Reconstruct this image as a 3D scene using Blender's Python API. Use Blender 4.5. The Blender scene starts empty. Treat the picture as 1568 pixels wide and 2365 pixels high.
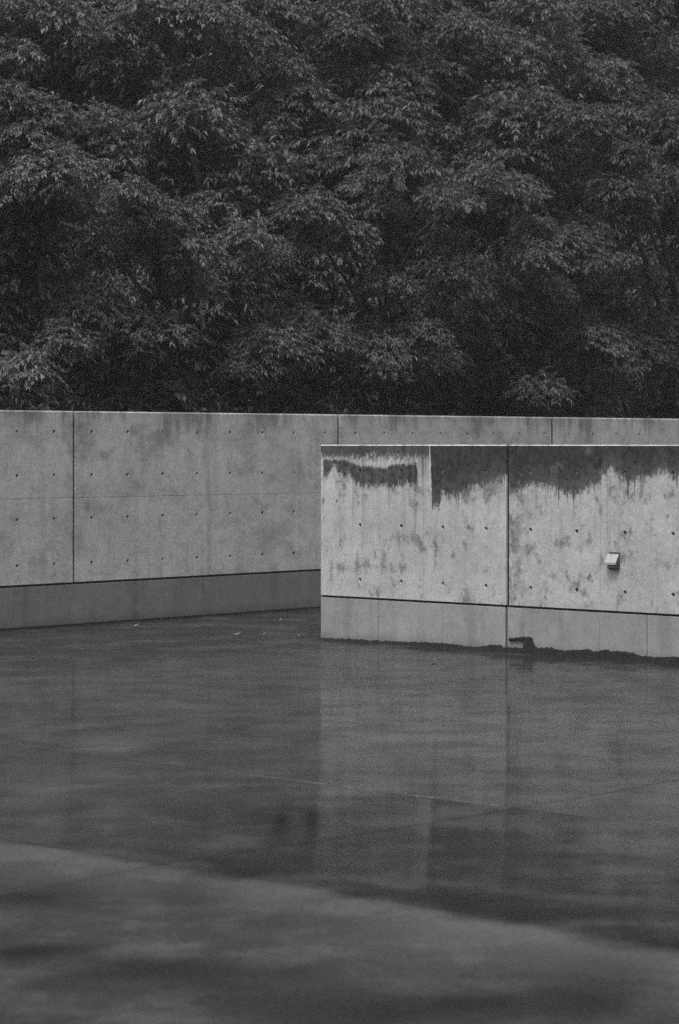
import bpy, bmesh, math, random
import numpy as np
from mathutils import Vector, noise as mnoise

# ------------------------------------------------------------------ camera, sky, sun, exposure
scene = bpy.context.scene
K = 5754.0            # focal length in the layout's picture units (picture 1568 x 2365)
CX, HV = 784.0, 1026.0
EYE = 1.75
cam_d = bpy.data.cameras.new("camera")
cam = bpy.data.objects.new("camera", cam_d)
scene.collection.objects.link(cam)
cam.location = (0, 0, EYE)
cam.rotation_euler = (math.radians(90), 0, 0)
cam_d.sensor_fit = 'VERTICAL'
cam_d.sensor_height = 36.0
cam_d.sensor_width = 24.0
cam_d.lens = K / 2365.0 * 36.0
cam_d.shift_y = -(1182.5 - HV) / 2365.0
cam_d.clip_start = 0.1
cam_d.clip_end = 2000
cam_d.dof.use_dof = True
cam_d.dof.focus_distance = 21.5
cam_d.dof.aperture_fstop = 3.4
scene.camera = cam

SUN_EL, SUN_AZ = 66.0, 200.0      # degrees; azimuth clockwise from +Y
world = bpy.data.worlds.new("World")
scene.world = world
world.use_nodes = True
wn = world.node_tree
for n in list(wn.nodes):
    wn.nodes.remove(n)
w_out = wn.nodes.new('ShaderNodeOutputWorld')
w_bg = wn.nodes.new('ShaderNodeBackground')
w_sky = wn.nodes.new('ShaderNodeTexSky')
w_bw = wn.nodes.new('ShaderNodeRGBToBW')
w_sky.sky_type = 'NISHITA'
w_sky.sun_disc = False
w_sky.sun_elevation = math.radians(SUN_EL)
w_sky.sun_rotation = math.radians(SUN_AZ)
w_sky.dust_density = 6.0
w_sky.air_density = 1.5
wn.links.new(w_sky.outputs[0], w_bw.inputs[0])
wn.links.new(w_bw.outputs[0], w_bg.inputs[0])
w_bg.inputs[1].default_value = 0.12
wn.links.new(w_bg.outputs[0], w_out.inputs[0])

sun_d = bpy.data.lights.new("sun", 'SUN')
sun_d.energy = 1.15
sun_d.angle = math.radians(18)
sun_d.color = (1, 1, 1)           # black-and-white film: neutral light
sun = bpy.data.objects.new("sun", sun_d)
scene.collection.objects.link(sun)
_el, _az = math.radians(SUN_EL), math.radians(SUN_AZ)
to_sun = Vector((math.sin(_az) * math.cos(_el), math.cos(_az) * math.cos(_el), math.sin(_el)))
sun.rotation_euler = to_sun.to_track_quat('Z', 'Y').to_euler()
sun.location = (-8, -6, 14)

scene.view_settings.view_transform = 'Standard'
scene.view_settings.look = 'None'
scene.view_settings.gamma = 1.0
scene.view_settings.use_curve_mapping = False
scene.view_settings.exposure = 0.38
scene.cycles.use_denoising = False
scene.cycles.max_bounces = 6
scene.cycles.diffuse_bounces = 3
scene.cycles.glossy_bounces = 3
scene.cycles.transmission_bounces = 3
scene.cycles.sample_clamp_indirect = 4.0

random.seed(7)
rng = np.random.default_rng(11)
C = scene.collection

# ------------------------------------------------------------------ helpers
def link_obj(name, mesh, mat=None, parent=None):
    o = bpy.data.objects.new(name, mesh)
    C.objects.link(o)
    if mat is not None and mesh is not None and len(mesh.materials) == 0:
        mesh.materials.append(mat)
    if parent is not None:
        o.parent = parent
    return o

def empty(name, loc=(0, 0, 0), rz=0.0):
    o = bpy.data.objects.new(name, None)
    o.empty_display_size = 0.2
    C.objects.link(o)
    o.location = loc
    o.rotation_euler = (0, 0, rz)
    return o

def tag(o, label=None, cat=None, group=None, kind=None):
    if label: o['label'] = label
    if cat: o['category'] = cat
    if group: o['group'] = group
    if kind: o['kind'] = kind
    return o

def bm_obj(name, bm, mat, parent=None, smooth=False):
    me = bpy.data.meshes.new(name)
    bmesh.ops.recalc_face_normals(bm, faces=bm.faces)
    bm.to_mesh(me)
    bm.free()
    if smooth:
        me.polygons.foreach_set('use_smooth', [True] * len(me.polygons))
    return link_obj(name, me, mat, parent)

class NT:
    """small wrapper to write node maths"""
    def __init__(self, name):
        self.mat = bpy.data.materials.new(name)
        self.mat.use_nodes = True
        self.t = self.mat.node_tree
        for n in list(self.t.nodes):
            self.t.nodes.remove(n)
        self.out = self.t.nodes.new('ShaderNodeOutputMaterial')
    def put(self, sock, v):
        if isinstance(v, (int, float)):
            if sock.type == 'RGBA':
                sock.default_value = (v, v, v, 1)
            elif sock.type == 'VECTOR':
                sock.default_value = (v, v, v)
            else:
                sock.default_value = v
        elif isinstance(v, tuple):
            sock.default_value = v
        else:
            self.t.links.new(v, sock)
    def m(self, op, a, b=None, c=None, clamp=False):
        n = self.t.nodes.new('ShaderNodeMath')
        n.operation = op
        n.use_clamp = clamp
        self.put(n.inputs[0], a)
        if b is not None: self.put(n.inputs[1], b)
        if c is not None: self.put(n.inputs[2], c)
        return n.outputs[0]
    def add(self, a, b): return self.m('ADD', a, b)
    def sub(self, a, b): return self.m('SUBTRACT', a, b)
    def mul(self, a, b): return self.m('MULTIPLY', a, b)
    def maxi(self, a, b): return self.m('MAXIMUM', a, b)
    def ss(self, x, lo, hi):
        n = self.t.nodes.new('ShaderNodeMapRange')
        n.interpolation_type = 'SMOOTHSTEP'
        self.put(n.inputs['Value'], x)
        self.put(n.inputs['From Min'], lo)
        self.put(n.inputs['From Max'], hi)
        return n.outputs[0]
    def lin(self, x, lo, hi, a, b):
        n = self.t.nodes.new('ShaderNodeMapRange')
        self.put(n.inputs['Value'], x)
        self.put(n.inputs['From Min'], lo); self.put(n.inputs['From Max'], hi)
        self.put(n.inputs['To Min'], a); self.put(n.inputs['To Max'], b)
        return n.outputs[0]
    def mix(self, f, a, b):
        n = self.t.nodes.new('ShaderNodeMix')
        n.data_type = 'FLOAT'
        self.put(n.inputs[0], f); self.put(n.inputs[2], a); self.put(n.inputs[3], b)
        return n.outputs[0]
    def coords(self, obj=None):
        n = self.t.nodes.new('ShaderNodeTexCoord')
        if obj is not None:
            n.object = obj
        s = self.t.nodes.new('ShaderNodeSeparateXYZ')
        self.t.links.new(n.outputs['Object'], s.inputs[0])
        return n.outputs['Object'], s.outputs[0], s.outputs[1], s.outputs[2]
    def scaled(self, vec, sx, sy, sz, off=(0, 0, 0)):
        n = self.t.nodes.new('ShaderNodeMapping')
        self.t.links.new(vec, n.inputs[0])
        n.inputs['Scale'].default_value = (sx, sy, sz)
        n.inputs['Location'].default_value = off
        return n.outputs[0]
    def noise(self, vec, scale, detail=3, rough=0.55, dist=0.0):
        n = self.t.nodes.new('ShaderNodeTexNoise')
        self.t.links.new(vec, n.inputs['Vector'])
        n.inputs['Scale'].default_value = scale
        n.inputs['Detail'].default_value = detail
        n.inputs['Roughness'].default_value = rough
        n.inputs['Distortion'].default_value = dist
        return n.outputs[0]
    def attr(self, name):
        n = self.t.nodes.new('ShaderNodeAttribute')
        n.attribute_name = name
        return n.outputs['Fac']
    def curve(self, x, pts):
        n = self.t.nodes.new('ShaderNodeFloatCurve')
        c = n.mapping.curves[0]
        pts = sorted(pts)
        c.points[0].location = pts[0]
        c.points[1].location = pts[-1]
        for p in pts[1:-1]:
            c.points.new(*p)
        for p in c.points:
            p.handle_type = 'VECTOR'
        n.mapping.update()
        n.inputs['Factor'].default_value = 1.0
        self.put(n.inputs['Value'], x)
        return n.outputs[0]
    def rgb(self, v):
        n = self.t.nodes.new('ShaderNodeCombineColor')
        for i in range(3):
            self.put(n.inputs[i], v)
        return n.outputs[0]
    def bump(self, h, strength, dist=0.01):
        n = self.t.nodes.new('ShaderNodeBump')
        n.inputs['Strength'].default_value = strength
        n.inputs['Distance'].default_value = dist
        self.put(n.inputs['Height'], h)
        return n.outputs[0]
    def principled(self, col, rough, spec=0.5, normal=None, **kw):
        n = self.t.nodes.new('ShaderNodeBsdfPrincipled')
        self.put(n.inputs['Base Color'], self.rgb(col) if not isinstance(col, (int, float)) else col)
        self.put(n.inputs['Roughness'], rough)
        self.put(n.inputs['Specular IOR Level'], spec)
        if normal is not None:
            self.t.links.new(normal, n.inputs['Normal'])
        for k, v in kw.items():
            self.put(n.inputs[k], v)
        return n.outputs[0]
    def finish(self, shader):
        self.t.links.new(shader, self.out.inputs['Surface'])
        return self.mat

# ------------------------------------------------------------------ layout from measured picture lines
class WallFrame:
    """a vertical wall given by two floor points; x along, y into the wall, z up"""
    def __init__(self, p0, p1):
        self.p = Vector((p0[0], p0[1], 0))
        d = Vector((p1[0] - p0[0], p1[1] - p0[1], 0))
        self.d = d.normalized()
        self.rz = math.atan2(self.d.y, self.d.x)
    def sz(self, u, v):
        k = (u - CX) / K
        s = (k * self.p.y - self.p.x) / (self.d.x - k * self.d.y)
        Y = self.p.y + s * self.d.y
        return s, EYE - (v - HV) * Y / K
    def s(self, u):
        return self.sz(u, HV)[0]
    def world(self, s, y, z):
        nrm = Vector((-self.d.y, self.d.x, 0))
        return self.p + self.d * s + nrm * y + Vector((0, 0, z))

def ground(u, v, z=0.0):
    Y = K * (EYE - z) / (v - HV)
    return Vector(((u - CX) / K * Y, Y, z))

FRONT = WallFrame((-0.163, 22.33), (2.692, 19.76))       # the nearer wall on the right
BACK = WallFrame((-3.191, 23.42), (-0.2176, 26.64))      # the long wall behind
DA = Vector((FRONT.d.x, FRONT.d.y, 0))                   # slab directions follow the walls
DB = Vector((-FRONT.d.y, FRONT.d.x, 0))

# ------------------------------------------------------------------ materials
def mat_plain(name, v, rough=0.6, spec=0.4, ns=40, amp=0.25):
    t = NT(name)
    vec, x, y, z = t.coords()
    n = t.noise(vec, ns, 4)
    col = t.mul(v, t.lin(n, 0.3, 0.7, 1 - amp, 1 + amp))
    return t.finish(t.principled(col, rough, spec, t.bump(n, 0.2, 0.004)))

def concrete_common(t, vec, base, speck=0.16, blot=0.14):
    big = t.noise(vec, 1.6, 4, 0.6)
    mid = t.noise(vec, 9, 6, 0.72)
    fine = t.noise(vec, 75, 2, 0.7)
    fine2 = t.noise(vec, 30, 3, 0.7)
    f = t.lin(big, 0.3, 0.7, 1 - blot, 1 + blot)
    f = t.mul(f, t.lin(mid, 0.3, 0.7, 0.85, 1.15))
    f = t.mul(f, t.lin(fine, 0.3, 0.7, 1 - speck, 1 + speck))
    f = t.mul(f, t.lin(fine2, 0.3, 0.7, 1 - speck * .6, 1 + speck * .6))
    return t.mul(base, f), fine, mid

def wall_stain_front(wall_empty, zt):
    t = NT("weathered_concrete_front_wall")
    vec, x, y, z = t.coords(wall_empty)
    col, fine, mid = concrete_common(t, vec, 0.50, .2, .16)
    S0, S1 = -0.1, 5.2
    Z0, Z1 = zt - 0.85, zt + 0.05
    def zpts(zpx):
        out = []
        for (px, py) in zpx:
            u = (800 + .6378 * px) / 1.148; v = (1050 + .6378 * py) / 1.148
            s, zz = FRONT.sz(u, v)
            out.append((min(1, max(0, (s - S0) / (S1 - S0))), min(1, max(0, (zz - Z0) / (Z1 - Z0)))))
        return out
    xw = t.add(x, t.mul(t.sub(t.noise(t.scaled(vec, 25, 1, 18), 1.0, 3, .6), .5), .035))
    xn = t.lin(xw, S0, S1, 0, 1)
    low = [(528, 200), (534, 230), (538, 465), (572, 472), (580, 412), (640, 430), (690, 392), (760, 385), (835, 350),
           (856, 345), (868, 402), (910, 398), (950, 380), (1000, 380), (1050, 392), (1090, 422), (1140, 418),
           (1200, 385), (1234, 372), (1250, 335), (1290, 318), (1330, 350), (1360, 378), (1400, 340), (1440, 352),
           (1500, 320), (1540, 350), (1568, 350)]
    band_up = [(70, 262), (170, 266), (205, 276), (260, 292), (350, 300), (372, 284), (478, 280), (482, 420)]
    band_lo = [(70, 335), (112, 335), (130, 292), (165, 332), (200, 335), (232, 372), (290, 380), (340, 378), (430, 374), (478, 362), (482, 262)]
    z_low = t.lin(t.curve(xn, [(0, 1.0)] + zpts(low) + [(1, zpts(low)[-1][1])]), 0, 1, Z0, Z1)
    up_pts = zpts(band_up); lo_pts = zpts(band_lo)
    z_bu = t.lin(t.curve(xn, [(0, up_pts[0][1])] + up_pts + [(1, 0.0)]), 0, 1, Z0, Z1)
    z_bl = t.lin(t.curve(xn, [(0, lo_pts[0][1])] + lo_pts + [(1, 1.0)]), 0, 1, Z0, Z1)
    drip = t.noise(t.scaled(vec, 20, 1, 4.0), 1.0, 4, 0.65)
    drip2 = t.noise(t.scaled(vec, 55, 1, 24), 1.0, 3, 0.6)
    wob = t.add(t.mul(t.sub(drip, 0.5), 0.13), t.mul(t.sub(drip2, 0.5), 0.22))
    runs = t.mul(t.ss(t.noise(t.scaled(vec, 42, 1, 1.1, (5, 0, 0)), 1.0, 3, .6), .56, .74), .16)
    wob = t.add(wob, t.sub(runs, .012))
    main = t.ss(t.add(t.sub(z, z_low), wob), -0.035, 0.05)
    wob2 = t.add(t.mul(t.sub(drip, 0.5), 0.16), t.mul(t.sub(drip2, 0.5), 0.17))
    band = t.mul(t.ss(t.add(t.sub(z, z_bl), wob2), -0.03, 0.045), t.ss(t.add(t.sub(z_bu, z), t.mul(t.sub(drip2, .5), .10)), -0.015, 0.015))
    # mottled grey above the band of the first bay, with a dark fringe at the very top
    s_band_end = FRONT.s((800 + .6378 * 528) / 1.148)
    in1 = t.m('LESS_THAN', x, s_band_end)
    mott = t.mul(t.mul(t.mul(in1, t.ss(z, zt - .26, zt - .06)), t.ss(t.sub(z, z_bu), -0.005, 0.015)),
                 t.ss(t.add(t.noise(t.scaled(vec, 34, 1, 17), 1.0, 5, .75), t.lin(z, zt - .16, zt, -0.06, .22)), .42, .56))
    # narrow dark streak between the two bays of stain
    s_st = FRONT.s((800 + .6378 * 501) / 1.148)
    streak1 = t.mul(t.ss(t.m('ABSOLUTE', t.sub(x, s_st)), 0.018, 0.006), t.ss(z, zt - .42, zt - .2))
    s_a = FRONT.s((800 + .6378 * 482) / 1.148)
    stripe = t.mul(t.mul(t.m('GREATER_THAN', x, s_a), t.m('LESS_THAN', x, s_band_end)), t.mul(t.ss(z, zt - .40, zt - .05), t.lin(drip2, .3, .7, .25, .75)))
    band = t.mul(band, t.mul(t.ss(xw, .015, .045), t.lin(t.noise(vec, 16, 4, .7), .35, .6, .82, 1)))
    streak1 = t.maxi(streak1, stripe)
    holes = t.ss(t.noise(vec, 5.5, 3, .6), .60, .72)
    age = t.lin(t.add(t.sub(z, z_low), t.mul(t.sub(t.noise(vec, 12, 4, .7), .5), .5)), -.02, .22, .86, 1.0)
    dark = t.maxi(t.mul(t.mul(main, t.lin(holes, 0, 1, 1, .82)), age), t.maxi(band, t.maxi(t.mul(mott, .92), t.mul(streak1, .75))))
    dark = t.mul(dark, t.ss(z, zt - .007, zt - .011))          # stain left off the top arris so it reads as lit
    # faint drips under the stain, and small dirt patches lower down
    streak = t.noise(t.scaled(vec, 17, 1, 0.9), 1.0, 4, 0.6)
    faint = t.mul(t.ss(streak, .50, .72), t.ss(z, .45, zt - .15))
    patch = t.mul(t.ss(t.noise(t.scaled(vec, 5, 1, 4), 1.0, 5, .7), .52, .66), .55)
    spots = t.mul(t.ss(t.noise(t.scaled(vec, 13, 1, 7), 1.0, 3, .55), .63, .73), .6)
    col = t.mul(col, t.sub(1.0, t.mul(faint, .50)))
    col = t.mul(col, t.sub(1.0, patch))
    col = t.mul(col, t.sub(1.0, spots))
    # dirt washed down beside the wide joint
    s_j = FRONT.s(1171)
    jd = t.mul(t.ss(t.sub(x, s_j), .32, .0), t.m('GREATER_THAN', x, s_j))
    jn = t.mul(t.mul(jd, t.ss(t.noise(t.scaled(vec, 8, 1, 6), 1.0, 5, .7), .40, .60)), .62)
    col = t.mul(col, t.sub(1.0, jn))
    # paler corner at the free end
    col = t.mul(col, t.lin(t.ss(x, .28, .02), 0, 1, 1, 1.1))
    wet = t.mix(t.ss(t.noise(vec, 18, 4, .7), .3, .7), .008, .045)
    col = t.mix(t.mul(dark, .95), col, wet)
    bh = t.add(fine, t.mul(mid, 2))
    return t.finish(t.principled(col, t.mix(dark, .8, .65), .16, t.bump(bh, .25, .004)))

def wall_stain_back(wall_empty, zt):
    t = NT("weathered_concrete_back_wall")
    vec, x, y, z = t.coords(wall_empty)
    col, fine, mid = concrete_common(t, vec, 0.41, .28, .14)
    drip = t.noise(t.scaled(vec, 9, 1, 1.2), 1.0, 4, 0.62)
    long = t.noise(t.scaled(vec, 1.5, 1, .6, (3, 0, 0)), 1.0, 3, 0.6)
    depth = t.lin(t.mul(drip, t.lin(long, .3, .7, .5, 1.5)), .35, .85, .0, .38)
    top = t.ss(t.sub(t.add(z, depth), zt), -.05, .22)
    nar = t.mul(t.ss(t.noise(t.scaled(vec, 30, 1, .6), 1.0, 2, .5), .62, .70), t.ss(z, zt - .30, zt - .04))
    blot = t.ss(t.noise(t.scaled(vec, 1.3, 1, 1.9, (7, 0, 2)), 1.0, 6, .74), .47, .68)
    # a dirty water run along one form seam
    s_s = BACK.s(481)
    seam = t.ss(t.m('ABSOLUTE', t.add(t.sub(x, s_s), t.mul(t.sub(t.noise(t.scaled(vec, 0.5, 1, 1.6), 1.0, 2, .5), .5), .25))), .07, .0)
    col = t.mul(col, t.sub(1.0, t.mul(t.maxi(t.mul(top, .75), nar), .60)))
    blot2 = t.ss(t.noise(t.scaled(vec, 4.2, 1, 5.0, (1, 0, 9)), 1.0, 6, .75), .50, .66)
    vst = t.ss(t.noise(t.scaled(vec, 7, 1, .5, (2, 0, 3)), 1.0, 4, .6), .48, .70)
    col = t.mul(col, t.sub(1.06, t.add(t.mul(blot2, .20), t.mul(vst, .14))))
    col = t.mul(col, t.sub(1.0, t.mul(blot, .36)))
    col = t.mul(col, t.sub(1.0, t.mul(seam, .22)))
    bh = t.add(fine, t.mul(mid, 2))
    return t.finish(t.principled(col, .8, .3, t.bump(bh, .25, .004)))

def plinth_mat(name, wall_empty, base, seams_frame=None):
    t = NT(name)
    vec, x, y, z = t.coords(wall_empty)
    col, fine, mid = concrete_common(t, vec, base, .16, .10)
    run = t.ss(t.noise(t.scaled(vec, 5, 1, .7), 1.0, 4, .6), .48, .72)
    col = t.mul(col, t.sub(1.0, t.mul(run, .22)))
    damp = t.ss(t.add(z, t.mul(t.sub(t.noise(t.scaled(vec, 6, 1, 3), 1.0, 4, .6), .5), .12)), .12, .0)
    col = t.mul(col, t.sub(1.0, t.mul(damp, .3)))
    return t.finish(t.principled(col, .7, .3, t.bump(fine, .2, .004)))

M_FILL = mat_plain("dark_joint_sealant", 0.022, .8, .2)
M_PLUG = mat_plain("dark_tie_hole_mortar", 0.04, .8, .2)

# ------------------------------------------------------------------ wet slab floor
def floor_h(a, b):
    """gentle unevenness of the slabs: edges curled up at the joints, shallow hollows between"""
    h = 0.0
    x, y = a, b
    d = 7.02 - b
    if d > 0:
        h += 0.030 * math.exp(-d / 0.75)
    else:
        h += 0.030 / (1 + (d / .9) ** 2)
    d = 9.45 - b
    h += 0.0008 * math.exp(-(d / 0.07) ** 2)
    fade = min(1.0, max(0.0, (16.2 - b) / 7.0)) * min(1.0, max(0.0, (a + 17.0) / 4.0))
    fade = 0.18 + 0.82 * fade
    h += fade * 0.0045 * mnoise.noise(Vector((x * .55, y * .55, 1.7)))
    h += fade * 0.0022 * mnoise.noise(Vector((x * 1.3, y * 1.3, 5.1)))
    h += fade * 0.0009 * mnoise.noise(Vector((x * 3.3, y * 3.3, 9.1)))
    h += 0.0004 * mnoise.noise(Vector((x * 7.0, y * 7.0, 2.1)))
    return h

def ab(p): return p.x * DA.x + p.y * DA.y, p.x * DB.x + p.y * DB.y
def xy(a, b): return DA.x * a + DB.x * b, DA.y * a + DB.y * b

def wet_floor_mat():
    t = NT("wet_concrete_slab")
    vec, x, y, z = t.coords()
    a = t.add(t.mul(x, DA.x), t.mul(y, DA.y))
    b = t.add(t.mul(x, DB.x), t.mul(y, DB.y))
    big = t.noise(t.scaled(vec, .55, .55, 1), 1.0, 4, .6, .4)
    mid = t.noise(t.scaled(vec, 2.2, 2.2, 1), 1.0, 5, .6)
    fine = t.noise(vec, 45, 3, .7)
    grit = t.noise(vec, 140, 2, .6)
    # paler, rougher band along the crown of the slab, fading toward the camera
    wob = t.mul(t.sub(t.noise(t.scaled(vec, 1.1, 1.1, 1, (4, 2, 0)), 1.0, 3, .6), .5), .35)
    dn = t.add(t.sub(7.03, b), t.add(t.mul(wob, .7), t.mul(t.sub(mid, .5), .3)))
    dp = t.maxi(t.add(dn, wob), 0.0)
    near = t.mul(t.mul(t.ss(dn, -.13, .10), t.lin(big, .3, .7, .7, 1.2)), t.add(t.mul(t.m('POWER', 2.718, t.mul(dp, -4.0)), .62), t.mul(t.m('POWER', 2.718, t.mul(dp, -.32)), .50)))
    patchy = t.mul(t.ss(t.noise(t.scaled(vec, 1.6, 1.6, 1, (1.5, 8, 0)), 1.0, 5, .65), .46, .66), .48)
    def spot(u, v, ra, rb_, wob=wob):
        g = ground(u, v)
        dx = t.mul(t.add(t.sub(x, g.x), t.mul(wob, 1.2)), 1 / ra)
        dy = t.mul(t.add(t.sub(y, g.y), t.mul(wob, -1.0)), 1 / rb_)
        return t.m('POWER', 2.718, t.mul(t.add(t.mul(dx, dx), t.mul(dy, dy)), -1.0))
    damp = spot(430, 2245, .36, .24)
    for q in ((1080, 2330, .5, .22), (90, 2085, .25, .22), (1500, 2058, .16, .2), (1010, 1930, .5, .4), (1350, 2320, .25, .3), (60, 2200, .2, .15), (900, 2340, .2, .2)):
        damp = t.maxi(damp, spot(*q))
    pale = spot(880, 1702, .33, .45)
    for q in ((775, 1742, .12, .3), (250, 1728, .22, .4), (100, 1830, .2, .4), (640, 2085, .22, .2)):
        pale = t.maxi(pale, spot(*q))
    dry_pale = t.m('MINIMUM', t.add(t.add(near, patchy), t.mul(pale, .5)), 1.0)
    dry_pale = t.mul(dry_pale, t.sub(1.0, t.mul(damp, .95)))
    smudge = t.maxi(spot(650, 1908, .042, .50, 0.0), spot(722, 1900, .030, .50, 0.0))  # two narrow smudges, darker and with less water film
    col = t.mul(t.mix(dry_pale, .023, .084), t.lin(big, .3, .7, .85, 1.15))
    col = t.mul(col, t.lin(mid, .3, .7, .85, 1.15))
    col = t.mul(col, t.lin(fine, .3, .7, .72, 1.28))
    col = t.mul(col, t.sub(1.0, t.mul(smudge, .6)))
    nrm = t.bump(t.add(t.mul(fine, .5), t.mul(grit, .3)), .05, .002)
    rough_sh = t.principled(col, t.mix(dry_pale, .42, .5), t.mix(dry_pale, .03, .2), nrm)
    film = t.principled(col, t.add(.085, t.lin(mid, .3, .7, -.02, .04)), .16, nrm)
    cover = t.add(t.mul(t.ss(t.noise(t.scaled(vec, 2.6, 2.6, 1, (3, 3, 0)), 1.0, 5, .62), .34, .66), .36), .36)
    cover = t.mul(cover, t.sub(1.0, t.mul(dry_pale, .75)))
    cover = t.maxi(cover, t.mul(damp, .6))
    cover = t.mul(cover, t.sub(1.0, t.mul(smudge, .55)))
    mx = t.t.nodes.new('ShaderNodeMixShader')
    t.put(mx.inputs[0], cover)
    t.t.links.new(rough_sh, mx.inputs[1]); t.t.links.new(film, mx.inputs[2])
    return t.finish(mx.outputs[0])
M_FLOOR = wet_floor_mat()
M_SOIL = mat_plain("damp_soil", 0.04, .9, .2, 3, .4)

# far sheet under everything
bm = bmesh.new()
R = 240
vs = [bm.verts.new(p) for p in ((-R, -R, -.06), (R, -R, -.06), (R, R, -.06), (-R, R, -.06))]
bm.faces.new(vs)
g = bm_obj("ground", bm, M_SOIL)
tag(g, kind='structure', label='dark damp ground under and around the paved court')

A_LINES = [-18.02, -17.55, -7.37, -2.3, 2.8, 7.9]
B_LINES = [-3.0, 2.3, 4.7, 7.1, 9.45, 16.73, 24.0]
court = empty("paved_court")
tag(court, kind='structure', label='wet grey concrete slab floor of the court')
def slab(a0, a1, b0, b1):
    g = .0045
    a0 += g; a1 -= g; b0 += g; b1 -= g
    na = max(4, int((a1 - a0) / .09)); nb = max(4, int((b1 - b0) / .09))
    if b1 < 4.8 or a0 > -2.4:
        na = max(4, na // 3); nb = max(4, nb // 3)
    verts, faces = [], []
    for j in range(nb + 1):
        b = b0 + (b1 - b0) * j / nb
        for i in range(na + 1):
            a = a0 + (a1 - a0) * i / na
            X, Y = xy(a, b)
            verts.append((X, Y, floor_h(a, b)))
    for j in range(nb):
        for i in range(na):
            k = j * (na + 1) + i
            faces.append((k, k + 1, k + na + 2, k + na + 1))
    # skirt so that the slab has thickness
    ring = [i for i in range(na + 1)] + [j * (na + 1) + na for j in range(1, nb + 1)] + \
           [nb * (na + 1) + i for i in range(na - 1, -1, -1)] + [j * (na + 1) for j in range(nb - 1, 0, -1)]
    base = len(verts)
    L = len(ring)
    for r in ring:
        verts.append(verts[r])
    for r in ring:
        v = verts[r]; verts.append((v[0], v[1], -.05))
    ns = len(faces)
    for i in range(L):
        faces.append((base + i, base + L + i, base + L + (i + 1) % L, base + (i + 1) % L))
    me = bpy.data.meshes.new("slab")
    me.from_pydata(verts, [], faces)
    me.polygons.foreach_set('use_smooth', [True] * ns + [False] * L)
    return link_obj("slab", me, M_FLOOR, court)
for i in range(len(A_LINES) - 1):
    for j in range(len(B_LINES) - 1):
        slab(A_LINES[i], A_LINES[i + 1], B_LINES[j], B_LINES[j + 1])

# pale strip standing in for the wet glint along one stretch of joint
M_GLINT = mat_plain("pale_joint_glint", .19, .6, .3, 9, .7)
bm = bmesh.new()
a0_, a1_ = ab(ground(545, 1795))[0], ab(ground(1175, 1862))[0]
N_ = 40
prev = None
for k in range(N_ + 1):
    a_ = a0_ + (a1_ - a0_) * k / N_
    hw_ = .0034 * random.uniform(.25, 1) * min(1, 6 * k / N_ + .15, 6 * (N_ - k) / N_ + .15)
    X0, Y0 = xy(a_, 9.45 - hw_); X1, Y1 = xy(a_, 9.45 + hw_)
    zz = floor_h(a_, 9.45) + .0015
    r_ = [bm.verts.new((X0, Y0, zz)), bm.verts.new((X1, Y1, zz)), bm.verts.new((X1, Y1, zz - .03)), bm.verts.new((X0, Y0, zz - .03))]
    if prev:
        for m_ in range(4):
            bm.faces.new((prev[m_], prev[(m_ + 1) % 4], r_[(m_ + 1) % 4], r_[m_]))
    else:
        bm.faces.new(r_)
    prev = r_
bm.faces.new(prev)
bm_obj("joint_glint", bm, M_GLINT, court)

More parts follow.
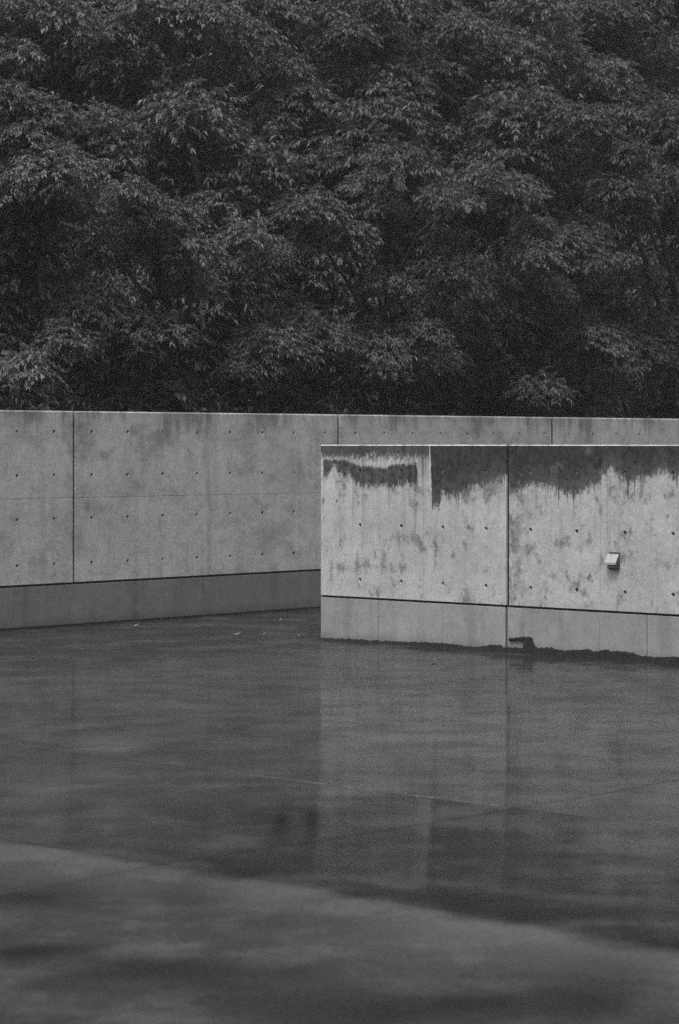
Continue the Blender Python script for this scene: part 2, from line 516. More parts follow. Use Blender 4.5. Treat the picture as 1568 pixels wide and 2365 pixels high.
# ------------------------------------------------------------------ concrete walls
HOLE_R = .018
def panel_mesh(name, s0, s1, z0, z1, T, holes=(), bev=.0016, top=None):
    """one cast panel: front at y=0, small arris all round, optional wider chamfer at the top, conical tie holes"""
    bm = bmesh.new()
    tb = top if top else bev
    a0, a1, c0, c1 = s0 + bev, s1 - bev, z0 + bev, z1 - tb
    q = HOLE_R + .012
    cols = sorted({round(h[0], 3) for h in holes}); rows = sorted({round(h[1], 3) for h in holes})
    xs = [a0] + [v for c in cols for v in (c - q, c + q)] + [a1]
    zs = [c0] + [v for r in rows for v in (r - q, r + q)] + [c1]
    hs = {(round(h[0], 3), round(h[1], 3)) for h in holes}
    grid = [[bm.verts.new((x, 0, z)) for x in xs] for z in zs]
    N = 12
    for j in range(len(zs) - 1):
        for i in range(len(xs) - 1):
            qd = (grid[j][i], grid[j][i + 1], grid[j + 1][i + 1], grid[j + 1][i])
            if i % 2 == 1 and j % 2 == 1 and (cols[i // 2], rows[j // 2]) in hs:
                cx, cz = cols[i // 2], rows[j // 2]
                rim, inn = [], []
                for k in range(N):
                    an = -3 * math.pi / 4 + 2 * math.pi * k / N
                    rim.append(bm.verts.new((cx + HOLE_R * math.cos(an), 0, cz + HOLE_R * math.sin(an))))
                    inn.append(bm.verts.new((cx + HOLE_R * .7 * math.cos(an), .016, cz + HOLE_R * .7 * math.sin(an))))
                for c in range(4):
                    k0 = c * 3
                    arc = [rim[(k0 + m) % N] for m in (3, 2, 1, 0)]
                    bm.faces.new([qd[c], qd[(c + 1) % 4]] + arc)
                for k in range(N):
                    bm.faces.new((rim[k], rim[(k + 1) % N], inn[(k + 1) % N], inn[k]))
                bm.faces.new(inn)
            else:
                bm.faces.new(qd)
    # perimeter loop of the front
    loop = [grid[0][i] for i in range(len(xs))] + [grid[j][-1] for j in range(1, len(zs))] + \
           [grid[-1][i] for i in range(len(xs) - 2, -1, -1)] + [grid[j][0] for j in range(len(zs) - 2, 0, -1)]
    def outer(v, y):
        x, _, z = v.co
        X = s0 if abs(x - a0) < 1e-6 else (s1 if abs(x - a1) < 1e-6 else x)
        Z = z0 if abs(z - c0) < 1e-6 else (z1 if abs(z - c1) < 1e-6 else z)
        yy = y
        if y < T * .5 and abs(z - c1) < 1e-6: yy = tb
        return bm.verts.new((X, yy, Z))
    l1 = [outer(v, bev) for v in loop]
    l2 = [outer(v, T) for v in loop]
    L = len(loop)
    for k in range(L):
        bm.faces.new((loop[k], loop[(k + 1) % L], l1[(k + 1) % L], l1[k]))
        bm.faces.new((l1[k], l1[(k + 1) % L], l2[(k + 1) % L], l2[k]))
    bm.faces.new(l2)
    me = bpy.data.meshes.new(name)
    bmesh.ops.recalc_face_normals(bm, faces=bm.faces)
    bm.to_mesh(me); bm.free()
    return me

def box_bm(bm, x0, x1, y0, y1, z0, z1):
    v = [bm.verts.new(p) for p in ((x0, y0, z0), (x1, y0, z0), (x1, y1, z0), (x0, y1, z0), (x0, y0, z1), (x1, y0, z1), (x1, y1, z1), (x0, y1, z1))]
    for f in ((0, 3, 2, 1), (4, 5, 6, 7), (0, 1, 5, 4), (1, 2, 6, 5), (2, 3, 7, 6), (3, 0, 4, 7)):
        bm.faces.new([v[i] for i in f])

# plug mesh shared by all tie holes
bm = bmesh.new()
bmesh.ops.create_cone(bm, cap_ends=True, segments=12, radius1=HOLE_R * .80, radius2=HOLE_R * .78, depth=.007)
bmesh.ops.rotate(bm, verts=bm.verts, cent=(0, 0, 0), matrix=__import__('mathutils').Matrix.Rotation(math.radians(90), 3, 'X'))
PLUG = bpy.data.meshes.new("tie_hole_plug")
bm.to_mesh(PLUG); bm.free()
PLUG.materials.append(M_PLUG)
PLUGS = [PLUG]
for nm_, v_ in (("grey_tie_hole_mortar", .10), ("pale_tie_hole_mortar", .17)):
    q_ = PLUG.copy(); q_.materials.clear(); q_.materials.append(mat_plain(nm_, v_, .8, .2)); PLUGS.append(q_)

def add_panel(wall, name, s0, s1, z0, z1, T, mat, holes=(), top=None):
    hs = [h for h in holes if s0 + .04 < h[0] < s1 - .04 and z0 + .04 < h[1] < z1 - .04]
    o = link_obj(name, panel_mesh(name, s0, s1, z0, z1, T, hs, top=top), mat, wall)
    for h in hs:
        p = link_obj("tie_hole_plug", random.choice(PLUGS), None, o)
        p.location = (h[0], .0115, h[1])
    return o

HAIR, WIDE = .0009, .0150      # half widths of form seams and of expansion joints

# ---- nearer wall on the right
front_wall = empty("concrete_wall", FRONT.p, FRONT.rz)
tag(front_wall, 'nearer concrete wall with dark water stains along its top and a small hooded lamp', 'wall')
zt_f = EYE - .004
gz_f = FRONT.sz(742, 1377)[1]
T_F = .26
SEND = 6.2
M_FW = wall_stain_front(front_wall, zt_f)
M_FP = plinth_mat("front_plinth_concrete", front_wall, .33)
hc = [FRONT.s(u) for u in (830, 925, 1021, 1121, 1224, 1330, 1442, 1553)]
step = hc[-1] - hc[-2]
hc += [hc[-1] + step * k for k in (1, 2, 3, 4)]
z_r2 = FRONT.sz(925, 1215)[1]; z_r1 = FRONT.sz(925, 1343)[1]
z_r3 = z_r2 + (z_r2 - z_r1)
holes_f = [(c, r) for c in hc for r in (z_r1, z_r2, z_r3)]
edges = [(0.0, 0), (FRONT.s(786), HAIR), (FRONT.s(976), HAIR), (FRONT.s(1171), WIDE), (FRONT.s(1385), HAIR), (FRONT.s(1640), HAIR), (FRONT.s(1860), WIDE), (SEND, 0)]
edges = [e for e in edges if e[0] <= SEND]
for (e0, w0), (e1, w1) in zip(edges[:-1], edges[1:]):
    add_panel(front_wall, "wall_panel", e0 + w0, e1 - w1, gz_f + .011, zt_f, T_F, M_FW, holes_f, top=.009)
pe = [(0.0, 0), (FRONT.s(873), .003), (FRONT.s(1020), HAIR), (FRONT.s(1168), WIDE * .8), (FRONT.s(1262), HAIR), (FRONT.s(1383), HAIR), (FRONT.s(1493), .003), (FRONT.s(1650), HAIR), (FRONT.s(1860), WIDE), (SEND, 0)]
pe = [e for e in pe if e[0] <= SEND]
for (e0, w0), (e1, w1) in zip(pe[:-1], pe[1:]):
    add_panel(front_wall, "base_panel", e0 + w0, e1 - w1, .0 - .04, gz_f - .008, T_F, M_FP)
bm = bmesh.new()
box_bm(bm, .012, SEND - .012, .022, T_F - .022, -.03, zt_f - .02)
bm_obj("joint_filler", bm, M_FILL, front_wall)

# ---- long wall behind
back_wall = empty("concrete_wall", BACK.p, BACK.rz)
tag(back_wall, 'longer and taller grey concrete wall running behind, below the trees', 'wall')
zt_b = BACK.sz(0, 947)[1]
gz_b = BACK.sz(0, 1357)[1]
T_B = .30
M_BW = wall_stain_back(back_wall, zt_b)
M_BP = plinth_mat("back_plinth_concrete", back_wall, .165)
B0, B1 = -5.0, 15.5
zm_b = BACK.sz(300, 1147)[1]
rows = [BACK.sz(126, v)[1] for v in (997, 1098, 1198, 1303)]
c0 = BACK.s(126); c1 = BACK.s(213); stp = (BACK.s(680) - BACK.s(213)) / 6
cols = [c1 + stp * k for k in range(0, 20)] + [c0 - (c0 - BACK.s(41)) * k for k in range(0, 8)]
holes_b = [(c, r) for c in cols for r in rows]
be = [(B0, 0), (BACK.s(-330), WIDE), (BACK.s(172), WIDE), (BACK.s(484), HAIR), (BACK.s(783), .018), (BACK.s(1010), HAIR), (BACK.s(1275), .024), (BACK.s(1275) + 2.4, HAIR), (BACK.s(1275) + 4.6, WIDE), (B1, 0)]
be = [e for e in be if B0 <= e[0] <= B1]
for (e0, w0), (e1, w1) in zip(be[:-1], be[1:]):
    add_panel(back_wall, "wall_panel", e0 + w0, e1 - w1, zm_b + .0013, zt_b, T_B, M_BW, holes_b, top=.012)
    add_panel(back_wall, "wall_panel", e0 + w0, e1 - w1, gz_b + .013, zm_b - .0013, T_B, M_BW, holes_b)
pb = [(B0, 0), (BACK.s(-330), HAIR), (BACK.s(-60), HAIR), (BACK.s(173), HAIR * 1.3), (BACK.s(333), HAIR), (BACK.s(494), HAIR * 1.2), (BACK.s(783), WIDE), (BACK.s(1275), WIDE), (B1, 0)]
pb = [e for e in pb if B0 <= e[0] <= B1]
for (e0, w0), (e1, w1) in zip(pb[:-1], pb[1:]):
    add_panel(back_wall, "base_panel", e0 + w0, e1 - w1, .0 - .04, gz_b - .009, T_B, M_BP)
bm = bmesh.new()
box_bm(bm, B0 + .012, B1 - .012, .022, T_B - .022, -.03, zt_b - .02)
bm_obj("joint_filler", bm, M_FILL, back_wall)
# open slot between wall foot and slab, filled with dirt
bm = bmesh.new()
box_bm(bm, B0, B1, -.035, .0, -.05, .016)
bm_obj("foot_seal", bm, M_FILL, back_wall)

# ------------------------------------------------------------------ moss and dirt along the foot of the nearer wall
def moss_strip():
    z6 = [(0, 1040), (100, 1035), (160, 1020), (215, 1025), (240, 1045), (300, 1045), (385, 1036), (398, 1008), (340, 1000), (288, 996), (286, 972),
          (340, 968), (450, 963), (458, 1008), (482, 1045), (600, 1045), (700, 1070), (780, 1060), (890, 1055), (930, 1075), (1020, 1060),
          (1060, 1075), (1150, 1070), (1250, 1095), (1290, 1110), (1400, 1115), (1500, 1110), (1568, 1120)]
    pts = []
    for u, v in ((742, 1472), (800, 1475), (873, 1479), (930, 1482), (985, 1483), (1040, 1486), (1078, 1492)):
        pts.append(FRONT.sz(u, v))
    for x, y in z6:
        pts.append(FRONT.sz((1250 + .3508 * x) / 1.148, (1350 + .3508 * y) / 1.148))
    last = pts[-1]
    pts += [(last[0] + .5, .05), (last[0] + 1.0, .07), (SEND, .05)]
    bm = bmesh.new()
    def strip(path, bottom):
        """lumpy band: a top line over a bottom line, standing off the wall"""
        cols = []
        for (a, b) in zip(path[:-1], path[1:]):
            n = max(1, int(abs(b[0] - a[0]) / .012))
            for k in range(n):
                f = k / n
                cols.append((a[0] + (b[0] - a[0]) * f, a[1] + (b[1] - a[1]) * f + random.uniform(-.006, .006)))
        cols.append(path[-1])
        prev = None
        for s_, z_ in cols:
            lo = bottom(s_)
            z_ = max(z_, lo + .010)
            y = -.010 - random.uniform(0, .012)
            ring = [bm.verts.new((s_, .004, z_)), bm.verts.new((s_, y, z_ - .004)), bm.verts.new((s_, y - .006, (z_ + lo) / 2)),
                    bm.verts.new((s_, y - .014 if lo < .01 else y, lo)), bm.verts.new((s_, .004, lo))]
            if prev:
                for k in range(5):
                    bm.faces.new((prev[k], ring[k], ring[(k + 1) % 5], prev[(k + 1) % 5]))
            else:
                bm.faces.new(ring)
            prev = ring
        bm.faces.new(prev)
    strip([p for k, p in enumerate(pts) if not 13 <= k <= 20], lambda s_: -.02)
    conv = lambda x, y: FRONT.sz((1250 + .3508 * x) / 1.148, (1350 + .3508 * y) / 1.148)
    zb = conv(340, 996)[1]
    bar = [conv(286, 972), conv(340, 968), conv(395, 963)]
    strip(bar, lambda s_: zb + random.uniform(-.004, .004))
    strip([conv(396, 963), conv(425, 962), conv(458, 968), conv(466, 1000), conv(480, 1030)], lambda s_: -.02)
    t = NT("dark_wet_moss")
    vec, x, y, z = t.coords()
    n = t.noise(vec, 60, 4, .7)
    m = t.finish(t.principled(t.lin(n, .3, .7, .012, .04), .8, .2, t.bump(n, .6, .01)))
    o = bm_obj("moss_edge", bm, m)
    o.location = FRONT.p; o.rotation_euler = (0, 0, FRONT.rz)
    tag(o, 'dark ragged moss line along the foot of the nearer stained wall', 'moss', kind='stuff')
moss_strip()

# ------------------------------------------------------------------ hooded lamp on the nearer wall
def wall_lamp():
    s_r, zt = FRONT.sz(1430, 1279)
    w = .112
    s0, s1 = s_r - w, s_r
    H = .132
    root = empty("wall_lamp", FRONT.world(0, 0, 0), FRONT.rz)
    tag(root, 'small pale hooded lamp fixed to the nearer stained concrete wall', 'lamp')
    m_hood = mat_plain("pale_painted_metal", .42, .45, .5, 60, .06)
    m_body = mat_plain("dark_shaded_metal", .075, .5, .5, 60, .2)
    m_glass = mat_plain("dull_lens", .10, .25, .5, 30, .1)
    # back plate, a little smaller than the hood and rising just above it
    bm = bmesh.new(); box_bm(bm, s0 + .012, s1 + .004, -.012, .0, zt - H + .004, zt + .012)
    bmesh.ops.bevel(bm, geom=bm.edges[:], offset=.002, segments=1, affect='EDGES')
    bm_obj("back_plate", bm, m_body, root)
    # hood: sloping top sheet with turned-down lip and side cheeks
    prof = [(-.010, zt), (-.056, zt - .070), (-.056, zt - .088), (-.052, zt - .088), (-.052, zt - .073), (-.010, zt - .006)]
    bm = bmesh.new()
    a = [bm.verts.new((s0, y, z)) for y, z in prof]; b = [bm.verts.new((s1, y, z)) for y, z in prof]
    for k in range(len(prof)):
        n = (k + 1) % len(prof)
        bm.faces.new((a[k], a[n], b[n], b[k]))
    bm.faces.new(a); bm.faces.new(b)
    hood = bm_obj("hood", bm, m_hood, root)
    for sx in (s0, s1 - .003):
        bm = bmesh.new()
        pr = [(-.011, zt - .007), (-.0515, zt - .074), (-.0515, zt - .086), (-.011, zt - .086)]
        p = [bm.verts.new((sx, y, z)) for y, z in pr]; q = [bm.verts.new((sx + .003, y, z)) for y, z in pr]
        for k in range(4):
            bm.faces.new((p[k], p[(k + 1) % 4], q[(k + 1) % 4], q[k]))
        bm.faces.new(p); bm.faces.new(q)
        bm_obj("side_cheek", bm, m_body, hood)  # dark metal paints the cheeks as the hood's unlit sides
    # body below the hood with the lens
    bm = bmesh.new(); box_bm(bm, s0 + .022, s1 - .005, -.046, -.0125, zt - H + .012, zt - .080)
    bmesh.ops.bevel(bm, geom=bm.edges[:], offset=.004, segments=2, affect='EDGES')
    body = bm_obj("lamp_body", bm, m_body, root)
    bm = bmesh.new(); box_bm(bm, s0 + .030, s1 - .014, -.049, -.0455, zt - H + .020, zt - .092)
    bm_obj("lens", bm, m_glass, body)
    bm = bmesh.new(); box_bm(bm, s0 + .04, s0 + .046, -.0255, -.022, zt - .0185, zt - .0125)
    bm_obj("screw", bm, m_body, hood)
wall_lamp()

# ------------------------------------------------------------------ fallen leaves on the wet floor
t = NT("pale_fallen_leaf")
vec, x, y, z = t.coords()
M_LEAF = t.finish(t.principled(t.lin(t.noise(vec, 60, 3), .3, .7, .28, .5), .4, .5))
def fallen_leaf(u, v, L, rz, label):
    g = ground(u, v)
    a, b = ab(g)
    bm = bmesh.new()
    n = 6
    up, lo = [], []
    rows_ = []
    for i in range(n + 1):
        f = i / n
        w = L * .30 * math.sin(math.pi * (f * .92 + .04)) ** .8
        curl = .018 * (abs(f - .5) * 2) ** 2 + .006
        x = (f - .5) * L
        rows_.append([bm.verts.new((x, -w, curl + .010)), bm.verts.new((x, 0, curl)), bm.verts.new((x, w, curl + .012))])
    fs = []
    for i in range(n):
        for k in range(2):
            fs.append(bm.faces.new((rows_[i][k], rows_[i + 1][k], rows_[i + 1][k + 1], rows_[i][k + 1])))
    bmesh.ops.solidify(bm, geom=fs, thickness=.0015)
    o = bm_obj("fallen_leaf", bm, M_LEAF)
    o.location = (g.x, g.y, floor_h(a, b) + .001)
    o.rotation_euler = (0, 0, rz)
    tag(o, label, 'leaf', 'fallen leaves on the wet floor')
fallen_leaf(546, 1469, .085, .3, 'largest pale fallen leaf on the wet floor, left of the nearer wall')
fallen_leaf(312, 1449, .08, .5, 'pale fallen leaf lying closest to the foot of the long back wall')
fallen_leaf(614, 1470, .06, 1.9, 'small pale fallen leaf just right of the largest one')
fallen_leaf(695, 1473, .06, 2.6, 'pale fallen leaf next to the free end of the nearer wall')
fallen_leaf(647, 1436, .05, .9, 'pale fallen leaf deepest in the corner behind the others')
fallen_leaf(1000, 1529, .045, .2, 'lone pale leaf on the wet floor before the stained wall')

# ------------------------------------------------------------------ wooded bank behind
def wallY(x): return BACK.p.y + (x - BACK.p.x) * BACK.d.y / BACK.d.x
def bank_z(n):      # n = distance behind the back wall
    f = min(1.0, max(0.0, (n - 2.0) / 19.0))
    return -.05 + 10.5 * f * f * (3 - 2 * f)
def bank_at(X, Y):
    q = Vector((X, Y, 0)) - BACK.p
    n = q.x * -BACK.d.y + q.y * BACK.d.x
    return bank_z(n)
verts, faces = [], []
nS, nN = 40, 26
for j in range(nN + 1):
    n = .32 + (60 - .32) * (j / nN) ** 1.7
    for i in range(nS + 1):
        s = -30 + 70 * i / nS
        p = BACK.world(s, n, bank_z(n) + (.25 * mnoise.noise(Vector((s * .4, n * .4, 3))) if j else 0))
        verts.append(tuple(p))
for j in range(nN):
    for i in range(nS):
        k = j * (nS + 1) + i
        faces.append((k, k + 1, k + nS + 2, k + nS + 1))
me = bpy.data.meshes.new("hillside")
me.from_pydata(verts, [], faces)
me.polygons.foreach_set('use_smooth', [True] * len(faces))
hill = link_obj("hillside", me, M_SOIL)
tag(hill, 'dark soil bank rising behind the long wall', kind='structure')

# ------------------------------------------------------------------ trees
def foliage_mat(name, lo, hi):
    t = NT(name)
    r = t.attr('rnd')
    col = t.lin(r, 0, 1, lo, hi)
    p = t.principled(col, .42, .5)
    tr = t.t.nodes.new('ShaderNodeBsdfTranslucent')
    t.put(tr.inputs[0], t.rgb(t.mul(col, .9)))
    mx = t.t.nodes.new('ShaderNodeMixShader')
    mx.inputs[0].default_value = .28
    t.t.links.new(p, mx.inputs[1]); t.t.links.new(tr.outputs[0], mx.inputs[2])
    return t.finish(mx.outputs[0])
M_FOL = [foliage_mat("leaves_mid_tone", .07, .17), foliage_mat("leaves_pale_tone", .08, .20), foliage_mat("leaves_dark_tone", .055, .125)]
M_BARK = mat_plain("wet_bark", .05, .8, .3, 12, .4)

def tube(name, pts, radii, seg=8, parent=None):
    bm = bmesh.new()
    rings = []
    P = [Vector(p) for p in pts]
    for i, p in enumerate(P):
        d = (P[min(i + 1, len(P) - 1)] - P[max(i - 1, 0)]).normalized()
        a = d.cross(Vector((.3, .9, .1))).normalized()
        b = d.cross(a)
        rings.append([bm.verts.new(p + (a * math.cos(2 * math.pi * k / seg) + b * math.sin(2 * math.pi * k / seg)) * radii[i]) for k in range(seg)])
    for i in range(len(rings) - 1):
        for k in range(seg):
            bm.faces.new((rings[i][k], rings[i][(k + 1) % seg], rings[i + 1][(k + 1) % seg], rings[i + 1][k]))
    bm.faces.new(rings[-1]); bm.faces.new(rings[0])
    return bm_obj(name, bm, M_BARK, parent, True)

def unit(v):
    return v / np.maximum(1e-9, np.linalg.norm(v, axis=-1, keepdims=True))

def make_leaves(sprays_p, sprays_d, leaf_len, nlf, tone):
    """sprays: positions and outward directions; each carries nlf drooping leaflets along a short twig"""
    n = len(sprays_p)
    P = np.repeat(sprays_p, nlf, axis=0)
    D = np.repeat(sprays_d, nlf, axis=0)
    N = n * nlf
    k = np.tile(np.arange(nlf), n)
    f = (k // 2 + 1) / (nlf / 2)
    side = np.where(k % 2 == 0, 1.0, -1.0)
    upv = np.array([0, 0, 1.0])
    S = unit(np.cross(D, upv) + rng.normal(0, .05, (N, 3)))
    L = leaf_len * rng.uniform(.6, 1.4, N)
    tw = leaf_len * 2.2 * np.repeat(rng.uniform(.7, 1.2, n), nlf)
    base = P + D * (tw * f)[:, None] - upv * (tw * .45 * f * f)[:, None]
    ang = rng.uniform(.6, 1.15, N)
    last = f > .99
    ang = np.where(last, ang * .35, ang)
    dirv = D * np.cos(ang)[:, None] + S * (np.sin(ang) * side)[:, None]
    dirv = unit(dirv - upv * rng.uniform(.15, .85, N)[:, None] + rng.normal(0, .13, (N, 3)))
    w = unit(np.cross(dirv, upv) + rng.normal(0, .25, (N, 3)))
    nrm = unit(np.cross(w, dirv))
    nrm *= np.sign(nrm[:, 2:3] + 1e-6)
    hw = L * rng.uniform(.15, .22, N)
    b = base
    mid = base + dirv * (L * .45)[:, None] + nrm * (L * .03)[:, None]
    le = mid + w * hw[:, None] + nrm * (hw * .35)[:, None]
    ri = mid - w * hw[:, None] + nrm * (hw * .35)[:, None]
    tip = base + dirv * L[:, None] - upv * (L * rng.uniform(.1, .35, N))[:, None]
    V = np.stack([b, le, tip, ri], axis=1).reshape(-1, 3)
    o = (np.arange(N) * 4)[:, None]
    F = np.concatenate([o + np.array([[0, 1, 2]]), o + np.array([[0, 2, 3]])], axis=1).reshape(-1, 3)
    r = np.repeat(np.clip(rng.normal(.45, .2, N) + np.repeat(rng.normal(0, .1, n) + tone, nlf), 0, 1), 2)
    return V, F, r

def mesh_np(name, V, F, r, mat):
    me = bpy.data.meshes.new(name)
    me.vertices.add(len(V)); me.vertices.foreach_set('co', V.astype(np.float32).ravel())
    nl = len(F) * 3
    me.loops.add(nl); me.loops.foreach_set('vertex_index', F.astype(np.int32).ravel())
    me.polygons.add(len(F))
    me.polygons.foreach_set('loop_start', np.arange(0, nl, 3, dtype=np.int32))
    me.polygons.foreach_set('loop_total', np.full(len(F), 3, np.int32))
    me.update(calc_edges=True)
    at = me.attributes.new('rnd', 'FLOAT', 'FACE')
    at.data.foreach_set('value', r.astype(np.float32))
    me.materials.append(mat)
    return me

def bough_sprays(c, r, dens):
    """a bough: one rounded dome with smaller umbrellas of sprays stepped over it, open below"""
    m = 7
    sub = unit(rng.normal(0, 1, (m, 3)) + np.array([0, 0, .3])) * rng.uniform(.5, .85, (m, 1)) * r * np.array([1.1, 1.1, .75])
    sub[0] = 0
    sr = r * rng.uniform(.30, .50, m)
    sr[0] = r * .92
    n = int(dens * r * r * 300)
    q = rng.choice(m, n, p=sr ** 2 / (sr ** 2).sum())
    th = rng.uniform(0, 2 * np.pi, n)
    cz = rng.uniform(-.2, 1.0, n)
    rr = np.sqrt(np.maximum(0, 1 - cz * cz))
    d = np.stack([rr * np.cos(th), rr * np.sin(th), cz], 1)
    lob = 1 + .22 * np.sin(3 * th + q) * rr + .14 * np.sin(5 * th + 2 * q)
    rad = sr[q] * lob * np.where(rng.uniform(0, 1, n) < .8, rng.uniform(.82, 1.08, n), rng.uniform(.4, .85, n))
    p = np.array(c) + sub[q] + d * rad[:, None] * np.array([1, 1, .80])
    out = unit(d * np.array([1, 1, .4]) + rng.normal(0, .26, (n, 3)))
    tone = (rng.normal(0, .14, m) + rng.normal(0, .1))[q]
    return p, out, tone

TREES = []
def add_tree(X, off, H, rad, zlow, nb, mat, leaf, nlf, label, dens=1.0, extra=(), group='trees on the bank behind the wall', rb=(.5, .85)):
    Y = wallY(X) + off
    zb = bank_at(X, Y)
    root = empty("broadleaf_tree", (X, Y, zb))
    tag(root, label, 'tree', group)
    boughs = []
    for _ in range(nb):
        f = random.random() ** .8
        z = zlow + (H - zlow) * f
        prof = math.sin(math.pi * min(1, .16 + .84 * f)) ** .55 if f < .99 else .2
        an = random.uniform(0, 2 * math.pi)
        q = rad * prof * math.sqrt(random.uniform(.12, 1.0))
        if extra and math.sin(an) < 0: q *= .35        # the picked-out boughs make the near side
        boughs.append(((q * math.cos(an), q * math.sin(an), z - zb), random.uniform(*rb) * (1.0 - .3 * f)))
    for (u, v, dY, r_px) in extra:
        Yb = Y
        for _ in range(6):                       # bough stands a set distance in front of the trunk line, along the wall
            Xb = (u - CX) / K * Yb
            Yb = wallY(Xb) + off + dY
        zz = EYE - (v - HV) * Yb / K
        boughs.append(((Xb - X, Yb - Y, zz - zb), r_px * Yb / K))
    P, D, TN = [], [], []
    for c, r in boughs:
        near = len(P) >= nb
        p, d, tn = bough_sprays(c, r * (1.12 if near else 1.0), dens * (4.4 if near else .57))
        P.append(p); D.append(d); TN.append(tn + (.14 if near else -.04))  # picked boughs get paler leaves to look better lit, the rest darker
    parts = []
    for lo_, hi_, lf in ((0, nb, leaf * 1.12), (nb, len(P), leaf * .68)):
        if hi_ > lo_:
            parts.append(make_leaves(np.concatenate(P[lo_:hi_]), np.concatenate(D[lo_:hi_]), lf, nlf, np.concatenate(TN[lo_:hi_])))
    offs = np.cumsum([0] + [len(q[0]) for q in parts])
    V = np.concatenate([q[0] for q in parts]); r = np.concatenate([q[2] for q in parts])
    F = np.concatenate([q[1] + o_ for q, o_ in zip(parts, offs)])
    crown = link_obj("crown", mesh_np("crown", V, F, r, mat), None, root)
    crown['kind'] = 'stuff'
    # trunk and limbs
    h_t = (H - zb) * .86
    n = 9
    pts, rads = [], []
    for i in range(n):
        f = i / (n - 1)
        pts.append((.25 * math.sin(f * 3 + X), .22 * math.sin(f * 2.3 + X * 2), h_t * f - .15))
        rads.append(.17 * (H / 10) * (1 - f) ** .8 + .025)
    trunk = tube("trunk", pts, rads, 10, root)
    for c, r in boughs[::5] + boughs[len(boughs) - len(extra):]:
        zt = max(.6, c[2] - .45 * math.hypot(c[0], c[1]) - .2)
        f = min(.97, zt / h_t)
        i = int(f * (n - 1)); g = f * (n - 1) - i
        st = Vector(pts[i]).lerp(Vector(pts[min(n - 1, i + 1)]), g)
        en = Vector(c)
        m = st.lerp(en, .55) + Vector((random.uniform(-.1, .1), random.uniform(-.1, .1), .08 * (en - st).length))
        tube("limb", [st, st.lerp(m, .5), m, en], [.045, .036, .026, .010], 6, root)
    TREES.append(len(F))

# boughs read off the photograph (where, how big) and shared out to the nearest trunk of their row
LOW = [(100, 280, 60), (50, 340, 80), (120, 410, 90), (40, 450, 80), (20, 240, 60), (170, 480, 60), (300, 450, 45), (350, 505, 60), (425, 500, 40), (440, 585, 55),
       (360, 565, 70), (270, 595, 60), (450, 660, 50), (200, 735, 60), (300, 780, 80), (380, 775, 50), (150, 790, 50), (60, 855, 50), (700, 765, 70), (640, 805, 70),
       (600, 855, 60), (765, 795, 50), (970, 775, 50), (880, 835, 70), (980, 845, 60), (850, 785, 50), (1380, 805, 60), (1405, 845, 50), (1540, 775, 60), (1480, 815, 50),
       (1550, 835, 60), (1300, 575, 60), (1240, 605, 50), (1340, 615, 50), (1260, 685, 50), (1215, 685, 40), (1050, 635, 55), (1030, 565, 40), (1180, 455, 60), (1120, 435, 60),
       (1230, 535, 40), (1450, 365, 50), (1400, 395, 60), (1450, 495, 50), (1430, 445, 50), (1545, 435, 50), (1350, 295, 60), (860, 435, 50), (905, 375, 50), (880, 485, 40),
       (720, 495, 60), (740, 555, 60), (570, 545, 50), (620, 605, 50), (800, 555, 50), (1480, 650, 40), (1240, 900, 50), (240, 290, 50), (890, 660, 45), (1040, 470, 50)]
HIGH = [(320, 135, 70), (240, 155, 35), (260, 85, 60), (450, 65, 80), (470, 175, 50), (560, 115, 70), (640, 165, 60), (750, 65, 60), (805, 85, 50), (1100, 135, 90),
        (1020, 175, 80), (1180, 165, 80), (1070, 85, 60), (900, 205, 70), (985, 215, 60), (1390, 195, 70), (640, 305, 50), (550, 345, 50), (480, 315, 50), (60, 40, 80),
        (160, 60, 70), (30, 140, 60), (370, 20, 70), (620, 30, 70), (900, 30, 80), (1240, 30, 70), (1400, 50, 70), (1290, 130, 60), (1530, 130, 60), (790, 200, 60),
        (900, 110, 60), (760, 330, 60), (1000, 330, 60), (1120, 290, 70), (1240, 280, 60), (400, 270, 60), (1470, 10, 60), (700, 240, 60)]
def share(xs, off, lst, dY):
    out = {x: [] for x in xs}
    us = {x: CX + K * x / (wallY(x) + off) for x in xs}
    for (u, v, r) in lst:
        x = min(xs, key=lambda q: abs(us[q] - u))
        out[x].append((u, v, dY + random.uniform(-.5, .5), r))
    return out
FX = [-7.6, -3.6, -1.8, .5, 2.6, 4.9, 7.6]
lo = share(FX, 4.4, LOW, -2.0)
names = ['pale tree mostly beyond the left edge, over the long wall', 'bright drooping tree at far left, nearest to the long wall',
         'full tree standing behind the second panel of the long wall', 'central tree above the free end of the nearer wall',
         'tree with hanging boughs above the wide joint of the nearer wall', 'dark tree at right, rising above the hooded lamp',
         'dark tree mostly beyond the right edge of the long wall']
for x, nm, nb, mt in zip(FX, names, (34, 44, 40, 42, 42, 42, 34), (1, 1, 0, 0, 0, 2, 2)):
    add_tree(x, 4.4, EYE + .135 * (wallY(x) + 4.4), 1.8, .8, nb, M_FOL[mt], .073, 10, nm, 2.3 if abs(x) < 7 else 1.2, extra=tuple(lo[x]), rb=(.5, .85))
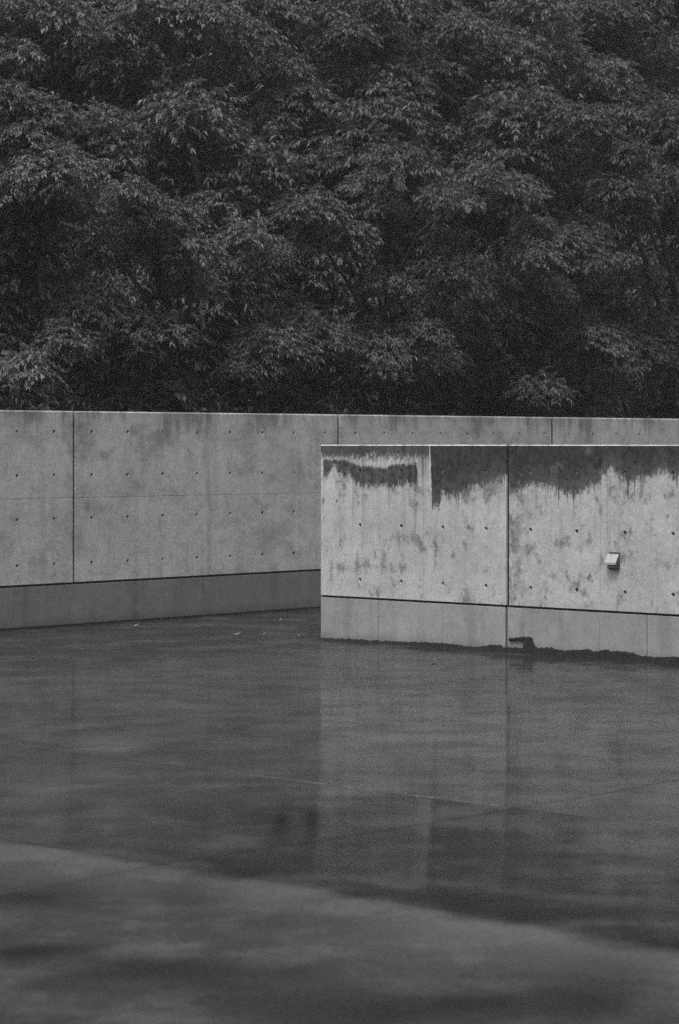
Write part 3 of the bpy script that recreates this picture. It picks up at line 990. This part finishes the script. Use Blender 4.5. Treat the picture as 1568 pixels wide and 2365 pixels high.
# taller row up the bank
BX = [-7.4, -3.2, .6, 4.4, 9.0]
hi = share(BX, 9.5, HIGH, -3.2)
for x_, l_ in share(BX, 9.5, [(600, 0, 90), (670, 20, 90), (550, 40, 80), (700, 390, 100), (770, 400, 90), (650, 420, 90), (720, 340, 90), (540, -60, 100), (650, -70, 100),
                              (1130, 610, 80), (430, 360, 90), (330, 360, 90), (1450, 260, 90), (1330, 380, 80), (20, -40, 100), (760, -60, 100), (900, -70, 100), (1300, -60, 100), (1450, 20, 100), (1560, 60, 100), (1430, 150, 90), (1540, -40, 110), (1350, 40, 90), (1400, -60, 110), (1330, 90, 80)], -.8).items():
    hi[x_] += l_
names = ['tall tree up the bank, beyond the left edge of the front row', 'tall tree with the brightest top boughs, upper left',
         'tall tree in the upper middle behind the front row', 'tall tree with a pale broad crown at upper right', 'tall dark tree in the upper right corner']
for x, nm, nb, mt in zip(BX, names, (50, 60, 60, 60, 50), (0, 1, 0, 1, 2)):
    add_tree(x, 9.5, 12.2, 2.9, 2.5, nb, M_FOL[mt], .090, 10, nm, 1.25 if -7 < x < 8 else .9, extra=tuple(hi[x]), rb=(.75, 1.25))

# a last row high on the bank closes the view
for x, nm in zip((-8.0, -3.6, .8, 5.4, 10.0), ('broad tree high on the bank, far left behind all others', 'broad tree high on the bank, behind the brightest upper boughs',
        'broad tree high on the bank, in the gap at upper centre', 'broad tree high on the bank, behind the pale upper right crown', 'broad tree high on the bank, far right behind all others')):
    add_tree(x, 17.5, 15.5, 3.2, 6.5, 46, M_FOL[2], .17, 8, nm, .5, rb=(.9, 1.4))

# leafy undergrowth on the bank
n = 9000
S_ = rng.uniform(-7, 17, n); Nn = rng.uniform(3.2, 22, n)
P_ = np.array([tuple(BACK.world(a_, b_, bank_z(b_) + random.uniform(.1, .9))) for a_, b_ in zip(S_, Nn)])
D_ = unit(np.stack([rng.normal(0, 1, n), rng.normal(0, 1, n), rng.uniform(.1, .8, n)], 1))
V, F, r = make_leaves(P_, D_, .19, 8, rng.normal(-.05, .12, n))
ug = link_obj("undergrowth", mesh_np("undergrowth", V, F, r, M_FOL[2]))
tag(ug, 'dark leafy undergrowth covering the bank beneath the trees', 'undergrowth', kind='stuff')
TREES.append(len(F))
print("crown triangles", sum(TREES))

# ------------------------------------------------------------------ thin damp haze, added to lift the darkest tones
bm = bmesh.new()
box_bm(bm, -250, 250, -250, 250, -1.2, 24)
hz = bm_obj("haze", bm, None)
hm = bpy.data.materials.new("black_lift_haze")
hm.use_nodes = True
ht = hm.node_tree
for n in list(ht.nodes):
    ht.nodes.remove(n)
ho = ht.nodes.new('ShaderNodeOutputMaterial')
hv = ht.nodes.new('ShaderNodeVolumePrincipled')
hv.inputs['Color'].default_value = (.95, .95, .95, 1)
hv.inputs['Density'].default_value = .0009
ht.links.new(hv.outputs[0], ho.inputs['Volume'])
hz.data.materials.append(hm)
tag(hz, 'thin damp haze added over the whole court to lift the blacks', kind='stuff')
